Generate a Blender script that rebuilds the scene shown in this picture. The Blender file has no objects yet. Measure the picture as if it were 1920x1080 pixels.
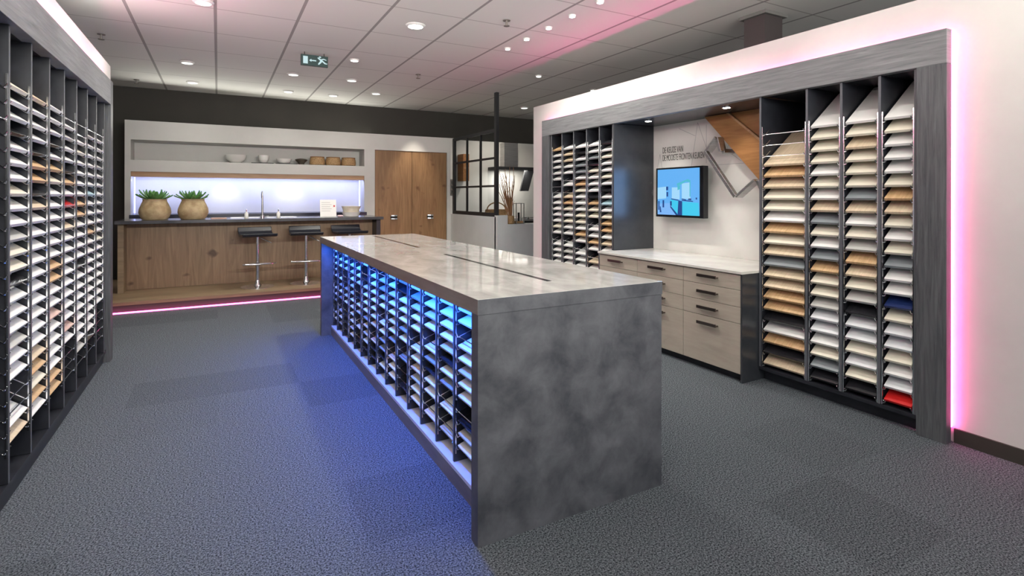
import bpy, math, random
from mathutils import Vector, Matrix
random.seed(7)
S = bpy.context.scene
C = S.collection
PI = math.pi

# ------------------------------------------------------------------ camera
cam = bpy.data.cameras.new('camera'); co = bpy.data.objects.new('camera', cam); C.objects.link(co)
YAW = 0.5003; FPX = 1008.23; HY = 367.85
cam.lens = 36 * FPX / 1920; cam.sensor_width = 36; cam.clip_start = 0.05
cam.shift_y = -(540 - HY) / 1920
co.matrix_world = Matrix.Translation((0, 0, 1.3)) @ Matrix.Rotation(-YAW, 4, 'Z') @ Matrix.Rotation(PI / 2, 4, 'X') @ Matrix.Rotation(0.0015, 4, 'Z')
S.camera = co

# ------------------------------------------------------------------ world, exposure
w = bpy.data.worlds.new('world'); S.world = w; w.use_nodes = True
w.node_tree.nodes['Background'].inputs[0].default_value = (0.93, 0.96, 1.0, 1)
w.node_tree.nodes['Background'].inputs[1].default_value = 0.75
S.view_settings.view_transform = 'Standard'; S.view_settings.look = 'None'
S.view_settings.exposure = 0.0; S.view_settings.gamma = 1
S.view_settings.use_curve_mapping = False
ZC = 2.92      # ceiling height

def lamp(kind, name, loc, energy, col=(1, .95, .87), size=.1, target=None, angle=100, blend=.6, sx=None, sy=None, rot=None, spread=None):
    L = bpy.data.lights.new(name, kind); L.energy = energy; L.color = col
    o = bpy.data.objects.new(name, L); C.objects.link(o); o.location = loc
    if kind == 'SPOT':
        L.spot_size = math.radians(angle); L.spot_blend = blend; L.shadow_soft_size = size
    elif kind == 'AREA':
        L.shape = 'RECTANGLE'; L.size = sx or size; L.size_y = sy or size
        if spread: L.spread = math.radians(spread)
    else: L.shadow_soft_size = size
    if target is not None:
        o.rotation_euler = (Vector(target) - Vector(loc)).to_track_quat('-Z', 'Y').to_euler()
    if rot: o.rotation_euler = rot
    return o

WARM = (1.0, .90, .76); NEUT = (1.0, .97, .875); BLUE = (.05, .22, 1.0); PINK = (1.0, .05, .45)
# the row of small spots by the right wall, aimed at its racks
for y in (3.56, 3.96, 4.35, 4.77, 5.18):
    lamp('SPOT', 'spot_lamp', (2.775, y, ZC - .05), 30, NEUT, .03, (3.55, y - .25, .9), 95, .7)
for y, e in ((1.2, 5), (2.0, 15), (2.8, 22)):
    lamp('SPOT', 'spot_lamp', (2.775, y, ZC - .05), e, NEUT, .03, (3.50, y, .4), 80, .7)
# the same row by the left wall
for y in (1.6, 2.5, 3.4, 4.3, 5.17):
    lamp('SPOT', 'spot_lamp', (-.05, y, ZC - .05), 46, NEUT, .03, (-.9, y, .9), 100, .7)
# downlights over the island and aisles
for x, y, e in ((1.64, 4.91, 110), (1.42, 6.5, 60), (1.64, 3.3, 60), (1.3, 1.6, 18), (1.9, 1.2, 12), (3.0, 7.0, 40), (-.3, 7.2, 48), (.9, 7.2, 48), (1.8, 7.2, 48), (-.3, 8.6, 16), (.9, 8.6, 16), (1.8, 8.6, 16), (1.6, .4, 10), (.4, 1.0, 16)):
    lamp('SPOT', 'downlight_lamp', (x, y, ZC - .05), e, NEUT, .07, (x, y, 0), 125, .8)

# added fill light behind the camera, standing in for daylight
lamp('AREA', 'rear_fill', (.8, -1.85, 1.3), 28, (.97, .98, 1.0), sx=5, sy=2.4, target=(1.2, 6, 2.6))

# added fill lamps without fittings, set high to brighten the ceiling
lamp('AREA', 'ceiling_fill', (-1.1, 3.0, 2.42), 60, NEUT, sx=4.8, sy=.12, target=(1.6, 3.0, 3.0))
lamp('AREA', 'ceiling_fill', (.9, 9.5, 2.40), 24, NEUT, sx=3.8, sy=.12, target=(1.4, 6.5, 3.0))
lamp('AREA', 'ceiling_fill', (1.0, -.8, 2.45), 125, NEUT, sx=4, sy=.2, spread=110, target=(1.2, 3.5, 3.3))

# ------------------------------------------------------------------ materials
def new_mat(name):
    m = bpy.data.materials.new(name); m.use_nodes = True
    return m, m.node_tree, m.node_tree.nodes['Principled BSDF']
MC = {}
def plain(name, col, rough=.5, metal=0, spec=.5, trans=0):
    if name in MC: return MC[name]
    m, nt, b = new_mat(name)
    b.inputs['Base Color'].default_value = (*col, 1); b.inputs['Roughness'].default_value = rough
    b.inputs['Metallic'].default_value = metal; b.inputs['Specular IOR Level'].default_value = spec
    if trans: b.inputs['Transmission Weight'].default_value = trans
    MC[name] = m; return m
def emit(name, col, st):
    m, nt, b = new_mat(name)
    b.inputs['Base Color'].default_value = (0, 0, 0, 1)
    b.inputs['Emission Color'].default_value = (*col, 1); b.inputs['Emission Strength'].default_value = st
    return m
def noisy(name, c1, c2, scale=(1, 1, 1), nscale=3, detail=6, rough=(.4, .6), bump=0, lo=.35, hi=.65, bscale=None, metal=0, dist=0, spec=.5):
    m, nt, b = new_mat(name); N = nt.nodes; L = nt.links
    tc = N.new('ShaderNodeTexCoord'); mp = N.new('ShaderNodeMapping'); mp.inputs['Scale'].default_value = scale
    geo = N.new('ShaderNodeNewGeometry')
    L.new(geo.outputs['Position'], mp.inputs['Vector'])
    nz = N.new('ShaderNodeTexNoise'); nz.inputs['Scale'].default_value = nscale; nz.inputs['Detail'].default_value = detail
    nz.inputs['Roughness'].default_value = .65; nz.inputs['Distortion'].default_value = dist
    L.new(mp.outputs[0], nz.inputs['Vector'])
    cr = N.new('ShaderNodeValToRGB'); cr.color_ramp.elements[0].position = lo; cr.color_ramp.elements[1].position = hi
    cr.color_ramp.elements[0].color = (*c1, 1); cr.color_ramp.elements[1].color = (*c2, 1)
    L.new(nz.outputs['Fac'], cr.inputs[0]); L.new(cr.outputs[0], b.inputs['Base Color'])
    mr = N.new('ShaderNodeMapRange'); mr.inputs['To Min'].default_value = rough[0]; mr.inputs['To Max'].default_value = rough[1]
    L.new(nz.outputs['Fac'], mr.inputs['Value']); L.new(mr.outputs[0], b.inputs['Roughness'])
    b.inputs['Metallic'].default_value = metal; b.inputs['Specular IOR Level'].default_value = spec
    if bump:
        bp = N.new('ShaderNodeBump'); bp.inputs['Strength'].default_value = bump; bp.inputs['Distance'].default_value = .004
        L.new(nz.outputs['Fac'], bp.inputs['Height']); L.new(bp.outputs[0], b.inputs['Normal'])
    return m

M = {}
M['white'] = noisy('white_paint', (.59, .588, .565), (.635, .632, .61), nscale=2, rough=(.6, .7))
M['dark_wall'] = noisy('dark_wall_paint', (.030, .028, .024), (.040, .037, .032), nscale=1.5, rough=(.75, .85))
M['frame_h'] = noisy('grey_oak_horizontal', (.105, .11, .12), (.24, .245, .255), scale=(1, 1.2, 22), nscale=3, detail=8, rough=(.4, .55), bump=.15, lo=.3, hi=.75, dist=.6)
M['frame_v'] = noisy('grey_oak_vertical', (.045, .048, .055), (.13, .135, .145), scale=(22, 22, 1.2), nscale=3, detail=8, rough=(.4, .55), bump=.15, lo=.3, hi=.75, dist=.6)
M['concrete'] = noisy('dark_concrete_laminate', (.044, .046, .055), (.13, .132, .146), nscale=7, detail=10, rough=(.38, .52), lo=.32, hi=.72, dist=.3)
M['concrete_top'] = noisy('polished_concrete_top', (.42, .42, .405), (.68, .68, .655), scale=(1.8, .9, 1), nscale=4.2, detail=10, rough=(.03, .10), lo=.3, hi=.7, dist=.8, spec=.8)
M['edge'] = noisy('worktop_edge_brown', (.15, .13, .12), (.21, .19, .175), scale=(1, 1, 6), nscale=4, rough=(.4, .5))
M['rack'] = noisy('anthracite_laminate', (.012, .013, .018), (.024, .026, .034), nscale=6, rough=(.32, .42))
M['rack_edge'] = plain('rack_edge_grey', (.10, .105, .12), .4)
M['niche_side'] = noisy('graphite_side_panel', (.028, .031, .037), (.042, .045, .052), nscale=3, rough=(.22, .3))
M['chrome'] = plain('chrome', (.82, .83, .86), .18, 1)
M['steel'] = noisy('brushed_steel', (.42, .42, .42), (.58, .58, .58), scale=(1, 1, 30), nscale=4, rough=(.25, .35), metal=1)
M['black'] = plain('black_metal', (.012, .013, .016), .6)
M['blackleather'] = plain('black_leather', (.012, .013, .020), .35)
M['screenblack'] = plain('screen_black', (.008, .009, .012), .15)
M['beige'] = noisy('beige_lacquer', (.36, .315, .265), (.40, .355, .30), scale=(1, 1, 8), nscale=5, rough=(.35, .45))
M['bronze'] = plain('bronze_handle', (.16, .13, .12), .28, .9)
M['counter_light'] = noisy('light_stone_top', (.52, .51, .48), (.62, .61, .58), nscale=4, rough=(.15, .25))
M['bar_top'] = noisy('slate_bar_top', (.05, .05, .058), (.09, .088, .095), nscale=3, rough=(.12, .2))
M['brown_door'] = None
M['dkbrown'] = plain('dark_brown_trim', (.045, .038, .032), .5)
M['column'] = plain('brown_column_paint', (.060, .048, .050), .55)
M['wicker'] = noisy('wicker', (.22, .12, .05), (.55, .36, .18), scale=(1, 1, 3), nscale=45, rough=(.6, .8), bump=.8)
M['ceramic'] = plain('white_ceramic', (.78, .77, .74), .25)
M['card'] = plain('white_card', (.80, .80, .78), .6)
M['leaf'] = noisy('succulent_leaf', (.05, .17, .05), (.20, .42, .14), nscale=9, rough=(.4, .55))
M['soil'] = plain('dark_soil', (.03, .022, .016), .9)
M['branch'] = plain('dry_branch', (.30, .16, .08), .8)
M['led_pink'] = emit('pink_led', (1.0, .07, .38), 40)
M['led_pink_floor'] = emit('pink_led_floor', (1.0, .10, .42), 9)
M['led_blue'] = emit('blue_led', (.03, .20, 1.0), 14)
M['led_cool'] = emit('cool_blue_led', (.45, .5, 1.0), 3)
M['lampglow'] = emit('lamp_glow', (1.0, .97, .9), 14)
M['lampdim'] = emit('lamp_glow_low', (1.0, .97, .9), 2.2)
M['signgreen'] = emit('exit_green', (.0, .045, .042), .7)
M['signwhite'] = emit('exit_white', (.55, .75, .78), 1.0)
M['ink'] = plain('printed_ink', (.12, .12, .11), .6)
M['inkfaint'] = plain('faint_printed_line', (.44, .44, .44), .6)
m, nt, b = new_mat('clear_glass')
b.inputs['Base Color'].default_value = (.95, .98, 1, 1); b.inputs['Roughness'].default_value = .02; b.inputs['Transmission Weight'].default_value = 1; b.inputs['IOR'].default_value = 1.02
M['glass'] = m

def wood(name, c1, c2, knot, axis='z', ns=2.2):
    sc = {'z': (9, 9, .8), 'x': (.8, 9, 9), 'y': (9, .8, 9)}[axis]
    m, nt, b = new_mat(name); N = nt.nodes; L = nt.links
    geo = N.new('ShaderNodeNewGeometry'); mp = N.new('ShaderNodeMapping'); mp.inputs['Scale'].default_value = sc
    L.new(geo.outputs['Position'], mp.inputs['Vector'])
    nz = N.new('ShaderNodeTexNoise'); nz.inputs['Scale'].default_value = ns; nz.inputs['Detail'].default_value = 8; nz.inputs['Distortion'].default_value = 1.2
    L.new(mp.outputs[0], nz.inputs['Vector'])
    cr = N.new('ShaderNodeValToRGB'); cr.color_ramp.elements[0].position = .3; cr.color_ramp.elements[1].position = .7
    cr.color_ramp.elements[0].color = (*c1, 1); cr.color_ramp.elements[1].color = (*c2, 1)
    L.new(nz.outputs['Fac'], cr.inputs[0])
    n2 = N.new('ShaderNodeTexNoise'); n2.inputs['Scale'].default_value = 4.5; n2.inputs['Detail'].default_value = 2
    L.new(geo.outputs['Position'], n2.inputs['Vector'])
    r2 = N.new('ShaderNodeValToRGB'); r2.color_ramp.elements[0].position = .66; r2.color_ramp.elements[1].position = .74
    L.new(n2.outputs['Fac'], r2.inputs[0])
    mx = N.new('ShaderNodeMix'); mx.data_type = 'RGBA'; mx.inputs['B'].default_value = (*knot, 1)
    L.new(r2.outputs[0], mx.inputs['Factor']); L.new(cr.outputs[0], mx.inputs['A']); L.new(mx.outputs['Result'], b.inputs['Base Color'])
    b.inputs['Roughness'].default_value = .45
    return m
M['brown_door'] = wood('knotty_oak_door', (.20, .105, .045), (.32, .185, .085), (.13, .06, .025))
M['bar_wood'] = wood('bar_front_oak', (.21, .128, .074), (.34, .22, .13), (.11, .06, .035), 'z')
M['plat_wood'] = wood('platform_oak', (.20, .14, .085), (.30, .215, .13), (.14, .09, .05), 'x')
M['warm_wood'] = wood('warm_oak', (.27, .115, .035), (.40, .19, .065), (.2, .08, .03), 'y', 3)
M['lintel_wood'] = wood('lintel_oak', (.36, .20, .10), (.50, .30, .16), (.25, .12, .06), 'x')

# carpet: speckled pile laid in tiles, a few of them of a darker batch
def carpet():
    m, nt, b = new_mat('grey_blue_carpet'); N = nt.nodes; L = nt.links
    geo = N.new('ShaderNodeNewGeometry')
    n1 = N.new('ShaderNodeTexNoise'); n1.inputs['Scale'].default_value = 150; n1.inputs['Detail'].default_value = 4; n1.inputs['Roughness'].default_value = .8
    L.new(geo.outputs['Position'], n1.inputs['Vector'])
    cr = N.new('ShaderNodeValToRGB'); cr.color_ramp.elements[0].position = .41; cr.color_ramp.elements[1].position = .61
    cr.color_ramp.elements[0].color = (.006, .010, .015, 1); cr.color_ramp.elements[1].color = (.215, .24, .268, 1)
    L.new(n1.outputs['Fac'], cr.inputs[0])
    vm = N.new('ShaderNodeVectorMath'); vm.operation = 'SNAP'; vm.inputs[1].default_value = (.5, .5, 10)
    L.new(geo.outputs['Position'], vm.inputs[0])
    wn = N.new('ShaderNodeTexWhiteNoise'); L.new(vm.outputs[0], wn.inputs['Vector'])
    mr = N.new('ShaderNodeMapRange'); mr.inputs['From Min'].default_value = .78; mr.inputs['From Max'].default_value = .80
    mr.inputs['To Min'].default_value = 1; mr.inputs['To Max'].default_value = .87; L.new(wn.outputs['Value'], mr.inputs['Value'])
    mx = N.new('ShaderNodeVectorMath'); mx.operation = 'SCALE'; L.new(cr.outputs[0], mx.inputs[0]); L.new(mr.outputs[0], mx.inputs['Scale'])
    L.new(mx.outputs[0], b.inputs['Base Color'])
    b.inputs['Roughness'].default_value = 1; b.inputs['Specular IOR Level'].default_value = .1
    bp = N.new('ShaderNodeBump'); bp.inputs['Strength'].default_value = .7; bp.inputs['Distance'].default_value = .006
    L.new(n1.outputs['Fac'], bp.inputs['Height']); L.new(bp.outputs[0], b.inputs['Normal'])
    return m
M['carpet'] = carpet()

def ceiling_mat():
    m, nt, b = new_mat('ceiling_tiles'); N = nt.nodes; L = nt.links
    geo = N.new('ShaderNodeNewGeometry'); sp = N.new('ShaderNodeSeparateXYZ'); L.new(geo.outputs['Position'], sp.inputs[0])
    def line(out, off, pitch, wd):
        a = N.new('ShaderNodeMath'); a.operation = 'SUBTRACT'; a.inputs[1].default_value = off; L.new(sp.outputs[out], a.inputs[0])
        p = N.new('ShaderNodeMath'); p.operation = 'PINGPONG'; p.inputs[1].default_value = pitch / 2; L.new(a.outputs[0], p.inputs[0])
        l = N.new('ShaderNodeMath'); l.operation = 'LESS_THAN'; l.inputs[1].default_value = wd; L.new(p.outputs[0], l.inputs[0])
        return l
    a = line('X', -.69, .667, .013); c = line('Y', 4.52, .80, .007)
    m1 = N.new('ShaderNodeMix'); m1.data_type = 'RGBA'; m1.inputs['A'].default_value = (.74, .74, .71, 1); m1.inputs['B'].default_value = (.46, .45, .43, 1)
    L.new(c.outputs[0], m1.inputs['Factor'])
    m2 = N.new('ShaderNodeMix'); m2.data_type = 'RGBA'; m2.inputs['B'].default_value = (.33, .32, .31, 1)
    L.new(m1.outputs['Result'], m2.inputs['A']); L.new(a.outputs[0], m2.inputs['Factor']); L.new(m2.outputs['Result'], b.inputs['Base Color'])
    b.inputs['Roughness'].default_value = .85
    return m
M['ceiling'] = ceiling_mat()

# sample panel finishes: code -> (description, material)
def fin(name, col, rough=.35): return plain('finish_' + name.replace(' ', '_'), col, rough)
def finwood(name, c1, c2): return noisy('finish_' + name.replace(' ', '_'), c1, c2, scale=(3, 30, 3), nscale=3, rough=(.35, .5), lo=.3, hi=.7, dist=.5)
FIN = {
    'w': ('white', fin('white', (.80, .80, .79))), 'v': ('cool white', fin('cool white', (.73, .75, .78))),
    'c': ('cream', fin('cream', (.76, .72, .60))), 'g': ('pale grey', fin('pale grey', (.50, .50, .48))),
    's': ('slate grey', fin('slate grey', (.24, .27, .29))), 'k': ('black', fin('black', (.018, .018, .022), .15)),
    'n': ('oak brown', finwood('oak brown', (.50, .31, .15), (.70, .48, .27))),
    'b': ('light oak', finwood('light oak', (.58, .46, .31), (.74, .62, .46))),
    'r': ('glossy red', fin('glossy red', (.62, .02, .02), .15)), 't': ('navy blue', fin('navy blue', (.015, .03, .12), .25)),
    'p': ('dusty pink', fin('dusty pink', (.62, .42, .36))), 'l': ('pale blue', fin('pale blue', (.42, .62, .70))),
}

# ------------------------------------------------------------------ mesh helpers
class MB:
    def __init__(s): s.v = []; s.f = []
    def box(s, x0, x1, y0, y1, z0, z1):
        x0, x1 = sorted((x0, x1)); y0, y1 = sorted((y0, y1)); z0, z1 = sorted((z0, z1))
        n = len(s.v)
        s.v += [(x, y, z) for z in (z0, z1) for y in (y0, y1) for x in (x0, x1)]
        s.f += [tuple(n + i for i in q) for q in ((0, 2, 3, 1), (4, 5, 7, 6), (0, 1, 5, 4), (2, 6, 7, 3), (0, 4, 6, 2), (1, 3, 7, 5))]
        return s
    def rod(s, a, b, r, n=8, r2=None, cap=True):
        a = Vector(a); b = Vector(b); d = (b - a).normalized()
        u = d.orthogonal().normalized(); w_ = d.cross(u); k = len(s.v); r2 = r if r2 is None else r2
        for p, rr in ((a, r), (b, r2)):
            for i in range(n):
                t = 2 * PI * i / n; s.v.append(tuple(p + (u * math.cos(t) + w_ * math.sin(t)) * rr))
        for i in range(n):
            j = (i + 1) % n; s.f.append((k + i, k + j, k + n + j, k + n + i))
        if cap: s.f.append(tuple(k + i for i in reversed(range(n)))); s.f.append(tuple(k + n + i for i in range(n)))
        return s
    def tube(s, pts, r, n=8):
        pts = [Vector(p) for p in pts]; k = len(s.v); rs = r if isinstance(r, (list, tuple)) else [r] * len(pts)
        u = (pts[1] - pts[0]).orthogonal().normalized()
        for i, p in enumerate(pts):
            d = (pts[min(i + 1, len(pts) - 1)] - pts[max(i - 1, 0)]).normalized()
            u = (u - d * u.dot(d)).normalized(); w_ = d.cross(u)
            for q in range(n):
                t = 2 * PI * q / n; s.v.append(tuple(p + (u * math.cos(t) + w_ * math.sin(t)) * rs[i]))
        for i in range(len(pts) - 1):
            for q in range(n):
                j = (q + 1) % n; s.f.append((k + i * n + q, k + i * n + j, k + (i + 1) * n + j, k + (i + 1) * n + q))
        s.f.append(tuple(k + i for i in reversed(range(n)))); s.f.append(tuple(k + (len(pts) - 1) * n + i for i in range(n)))
        return s
    def lathe(s, prof, c=(0, 0, 0), n=28, wob=0, sx=1, sy=1):
        k = len(s.v)
        for r, z in prof:
            for i in range(n):
                t = 2 * PI * i / n; rr = r * (1 + wob * math.sin(5 * t + z * 9))
                s.v.append((c[0] + rr * math.cos(t) * sx, c[1] + rr * math.sin(t) * sy, c[2] + z))
        for a in range(len(prof) - 1):
            for i in range(n):
                j = (i + 1) % n; s.f.append((k + a * n + i, k + a * n + j, k + (a + 1) * n + j, k + (a + 1) * n + i))
        s.f.append(tuple(k + i for i in reversed(range(n)))); m_ = k + (len(prof) - 1) * n; s.f.append(tuple(m_ + i for i in range(n)))
        return s
    def prism(s, poly, axis, a, b):      # extrude a polygon along an axis; poly gives the two other coordinates in xyz order
        k = len(s.v); n = len(poly)
        for t in (a, b):
            for p in poly:
                q = list(p); q.insert('xyz'.index(axis), t); s.v.append(tuple(q))
        s.f.append(tuple(k + i for i in reversed(range(n)))); s.f.append(tuple(k + n + i for i in range(n)))
        for i in range(n):
            j = (i + 1) % n; s.f.append((k + i, k + j, k + n + j, k + n + i))
        return s
    def build(s, name, mat, parent=None, bevel=0, smooth=False):
        if parent is not None:
            r = parent
            while r.parent: r = r.parent
            org = Vector(r.location)
        else:
            xs, ys, zs = zip(*s.v); org = Vector(((min(xs) + max(xs)) / 2, (min(ys) + max(ys)) / 2, min(zs)))
        me = bpy.data.meshes.new(name); me.from_pydata([tuple(Vector(p) - org) for p in s.v], [], s.f)
        import bmesh
        bm = bmesh.new(); bm.from_mesh(me); bmesh.ops.recalc_face_normals(bm, faces=bm.faces); bm.to_mesh(me); bm.free()
        me.materials.append(mat); me.update()
        if smooth:
            for p in me.polygons: p.use_smooth = True
            me.set_sharp_from_angle(angle=math.radians(40))
        o = bpy.data.objects.new(name, me); C.objects.link(o)
        if parent is not None: o.parent = parent
        else: o.location = org
        if bevel:
            bv = o.modifiers.new('bevel', 'BEVEL'); bv.width = bevel; bv.segments = 2; bv.limit_method = 'ANGLE'
        return o
def box(*a): return MB().box(*a)
def tag(o, label=None, cat=None, group=None, kind=None):
    if label: o['label'] = label
    if cat: o['category'] = cat
    if group: o['group'] = group
    if kind: o['kind'] = kind
    return o
def thing(name, label, cat, loc, group=None):
    o = bpy.data.objects.new(name, None); o.empty_display_size = .1; C.objects.link(o); o.location = loc
    return tag(o, label, cat, group)
def struct(name, mb, mat, bevel=0):
    return tag(mb.build(name, mat, None, bevel), kind='structure')

# ------------------------------------------------------------------ the room
struct('floor', box(-3.2, 7.2, -2, 10, -.06, 0), M['carpet'])
struct('ceiling', box(-3.2, 7.2, -2, 10, ZC, ZC + .06), M['ceiling'])
struct('wall_back', box(-3.2, 7.2, 9.75, 9.85, 0, ZC), M['dark_wall'])
struct('wall_right_outer', box(7.1, 7.2, -2, 9.75, 0, ZC), M['white'])
struct('wall_left_outer', box(-3.2, -3.1, -2, 9.75, 0, ZC), M['white'])
XF = 3.351      # front of the right frame
XW = 3.43       # right wall face
mb = MB()
mb.box(XW, 4.02, 5.36, 5.72, 0, 2.40).box(XW, 4.02, 1.075, 1.42, 0, 2.40).box(XW, 4.02, 1.42, 5.36, 2.10, 2.40).box(3.92, 4.02, 1.42, 5.36, 0, 2.10)
struct('wall_right', mb, M['white'])
struct('baseboard_right', box(XW - .012, XW, 1.075, 1.375, 0, .075), M['dkbrown'])
struct('trim_1', box(3.462, 3.50, 1.055, 1.075, .06, 2.2), M['dkbrown'])
XL = -.737
mb = MB()
mb.box(-1.36, -.802, 5.31, 5.64, 0, 2.395).box(-1.36, -.802, .6, 5.31, 2.12, 2.395).box(-1.36, -1.27, .6, 5.31, 0, 2.12).box(-1.36, -.802, .4, .6, 0, 2.395)
struct('wall_left', mb, M['white'])

# white kitchen wall with its shelf niche, worktop niche and opening for the tall cabinet
Y0, Y1 = 9.3, 9.74
mb = MB()
mb.box(-1.16, 3.86, Y0, Y1, 2.10, 2.375)
mb.box(-1.16, -1.09, Y0, Y1, .12, 2.10)
mb.box(2.20, 2.38, Y0, Y1, .12, 2.10)
mb.box(3.715, 3.86, Y0, Y1, 0, 2.10)
mb.box(-1.09, 2.20, Y1 - .05, Y1, .12, 2.10)          # back of both niches
mb.box(-1.09, 2.20, Y0, Y1 - .05, 1.645, 1.81)        # thick shelf between them
struct('wall_kitchen', mb, M['white'])
lt = tag(box(-1.09, 2.20, Y0 + .02, Y1 - .05, 1.575, 1.645).build('wooden_lintel', M['lintel_wood'], None, .003), 'warm oak board under the white shelf, running above the blue lit splashback', 'shelf board')
# led strips and two spots inside the worktop niche
for x in (-1.075, 2.185):
    tag(box(x - .008, x + .008, Y1 - .15, Y1 - .13, 1.04, 1.57).build('led_strip', M['led_cool']), 'cool blue LED strip at the %s end of the kitchen splashback' % ('left' if x < 0 else 'right'), 'led strip')
lamp('AREA', 'niche_led', (.55, Y0 + .06, 1.565), 21, (.45, .53, 1.0), target=(.55, Y1 - .02, 1.25), sx=3.2, sy=.04)
for x in (.1, 1.05):
    lamp('SPOT', 'niche_spot', (x, Y0 + .22, 1.565), 5, (1, .97, .92), .02, (x, Y1 - .02, 1.1), 95, .8)

# low wall with the steel-framed window between the two kitchens
mb = MB(); mb.box(3.79, 3.90, 7.46, 9.3, 0, .975).box(3.79, 3.97, 7.40, 7.50, 0, 1.0).box(3.97, 6.2, 7.40, 7.52, 0, .86)
struct('wall_partition', mb, noisy('pale_grey_paint', (.64, .68, .69), (.70, .74, .75), nscale=2, rough=(.5, .6)))
win = tag(bpy.data.objects.new('window_1', None), kind='structure'); C.objects.link(win); win.location = (3.82, 8.4, .975)
mb = MB()
mb.box(3.80, 3.84, 9.16, 9.24, .975, 2.36).box(3.80, 3.84, 7.50, 7.62, .975, 1.03).box(3.80, 3.84, 7.62, 9.16, .975, 1.035).box(3.80, 3.84, 7.50, 9.16, 2.31, 2.36)
mb.box(3.795, 3.845, 7.46, 7.53, .975, ZC)
mb.build('window_frame', M['black'], win)
mb = MB()
for y in (8.62, 8.07): mb.box(3.805, 3.835, y - .018, y + .018, 1.03, 2.32)
for z in (1.46, 1.90): mb.box(3.805, 3.835, 7.53, 9.16, z - .016, z + .016)
mb.build('glazing_bars', M['black'], win)
box(3.817, 3.823, 7.53, 9.16, 1.03, 2.32).build('pane', M['glass'], win)

# support column behind the right wall
cl = thing('support_column', 'brown square column rising behind the right wall to the ceiling', 'column', (4.3, 3.16, 0))
box(4.17, 4.41, 3.05, 3.26, 0, ZC - .002).build('shaft', M['column'], cl)
box(4.14, 4.44, 3.02, 3.29, ZC - .03, ZC - .001).build('ceiling_collar', plain('grey_collar', (.16, .155, .15), .7), cl)

# ------------------------------------------------------------------ racks and their sample panels
PAN = []     # (code, front point, half width, length, tilt, side, label, group, row weight)
ORD = 'top second third fourth fifth sixth seventh eighth ninth tenth eleventh twelfth thirteenth fourteenth fifteenth sixteenth seventeenth eighteenth nineteenth twentieth 21st 22nd 23rd 24th 25th 26th'.split()
COL = 'first second third fourth fifth sixth seventh eighth ninth tenth eleventh twelfth thirteenth fourteenth fifteenth'.split()

def rack(root, xf, side, divs, tilt, length, rows, ztop, pitch, cells, zlo, zhi, depth, rackname, group, thick=.016, th=.018, rail=True, edges=True, skip=0):
    """side=+1: front faces -x (right wall); -1: front faces +x. divs: y of the divider centres, near to far. cells[col] = string of finish codes from top."""
    sg = side
    for i, y in enumerate(divs):
        d = box(xf, xf + sg * depth, y - thick / 2, y + thick / 2, zlo, zhi).build('divider', M['rack'], root)
        if edges: box(xf - sg * .0015, xf, y - thick / 2 + .001, y + thick / 2 - .001, zlo, zhi - .002).build('edge_band', M['rack_edge'], d)
    ct, st = math.cos(tilt), math.sin(tilt)
    for c in range(len(divs) - 1):
        ya, yb = divs[c] + thick / 2, divs[c + 1] - thick / 2
        cell = cells[c]; hw = (yb - ya) / 2 - .009
        yc = (ya + yb) / 2
        rl = MB(); nrow = len(cell)
        zt = ztop + .05; zb = ztop - pitch * (nrow - 1) - .03
        xr_ = xf + sg * .006
        for y in (ya + .004, yb - .004):
            rl.box(xr_ - .003, xr_ + .003, y - .003, y + .003, max(zb, zlo), min(zt, zhi))
        for r in range(nrow):
            z = ztop - pitch * r
            for y, s2 in ((ya + .004, 1), (yb - .004, -1)):
                if z - .02 > zlo:
                    # wire runner that carries the panel edge, with its turned-up hook
                    yy = y + s2 * .012
                    p0 = Vector((xf + sg * .016, yy, z - .0065)); p1 = p0 + Vector((sg * ct, 0, st)) * .07
                    rl.rod(p0, p1, .0025, 4)
                    p9 = p0 - Vector((sg * ct, 0, st)) * .006
                    rl.rod((xr_, y, z - .012), p9, .0025, 4); rl.rod(p0, p9, .0025, 4); rl.rod(p9, p9 + Vector((-sg * st, 0, ct)) * .020, .0025, 4)
            if cell[r] == 'x' and z - .02 > zlo:
                rl.rod((xf + sg * .016, ya + .016, z - .0065), (xf + sg * .016, yb - .016, z - .0065), .0028, 5)
        rl.build('wire_rail', M['chrome'], root)
        for r, ch in enumerate(cell):
            if ch == 'x' or c < skip: continue
            z = ztop - pitch * r
            PAN.append(dict(ch=ch, p=(xf + sg * .016, yc, z), hw=hw - .004, L=length, tilt=tilt, sg=sg, th=th, pitch=pitch,
                            label='%s sample panel, %s slot down, %s column from near end of %s' % (FIN[ch][0], ORD[r], COL[max(c - skip, 0)], rackname), group=group))

def fill(s, n, pool):
    while len(s) < n: s += random.choice(pool)
    return s[:n]
# left wall rack
LD = [2.06, 2.365, 2.67] + [2.975 + .305 * k for k in range(8)]
lr = thing('display_rack', 'long dark wall rack of sample panels filling the left wall', 'display rack', (-1.0, 3.6, 0))
lc = [fill('', 24, 'wwwwcwgbx'), fill('cwwcwwbwkwwcwwxwnwwcwrw', 24, 'wwc'),
      fill('wwxwcwwwgwwwcwwbwcwnwwrw', 24, 'w'),
      'cwwkwwwcwwgcckwwwgwwxxwb', 'bwwwknnkbwwwwwwwwwwbncnw', 'wwwkwncwwwwwwnnwwpwwwwnn',
      'xwgwwknwrwbwwwwwwwwpwxxx', 'xxwcwwwwnnwwwwkwwwwwwwgx', 'xgwwwwwlwwwnwwwwwwwwwwkx', 'xwwwgwwwwwwwcwwwwwwwxxxx']
rack(lr, -.765, -1, LD, math.radians(36), .39, 24, 1.757, .066, lc, .10, 2.010, .46, 'left rack', 'sample panels in the left wall rack', skip=2)
mb = MB().box(-1.24, -1.26, .62, 5.19, .0, 2.10); mb.build('back_panel', M['rack'], lr)
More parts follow.
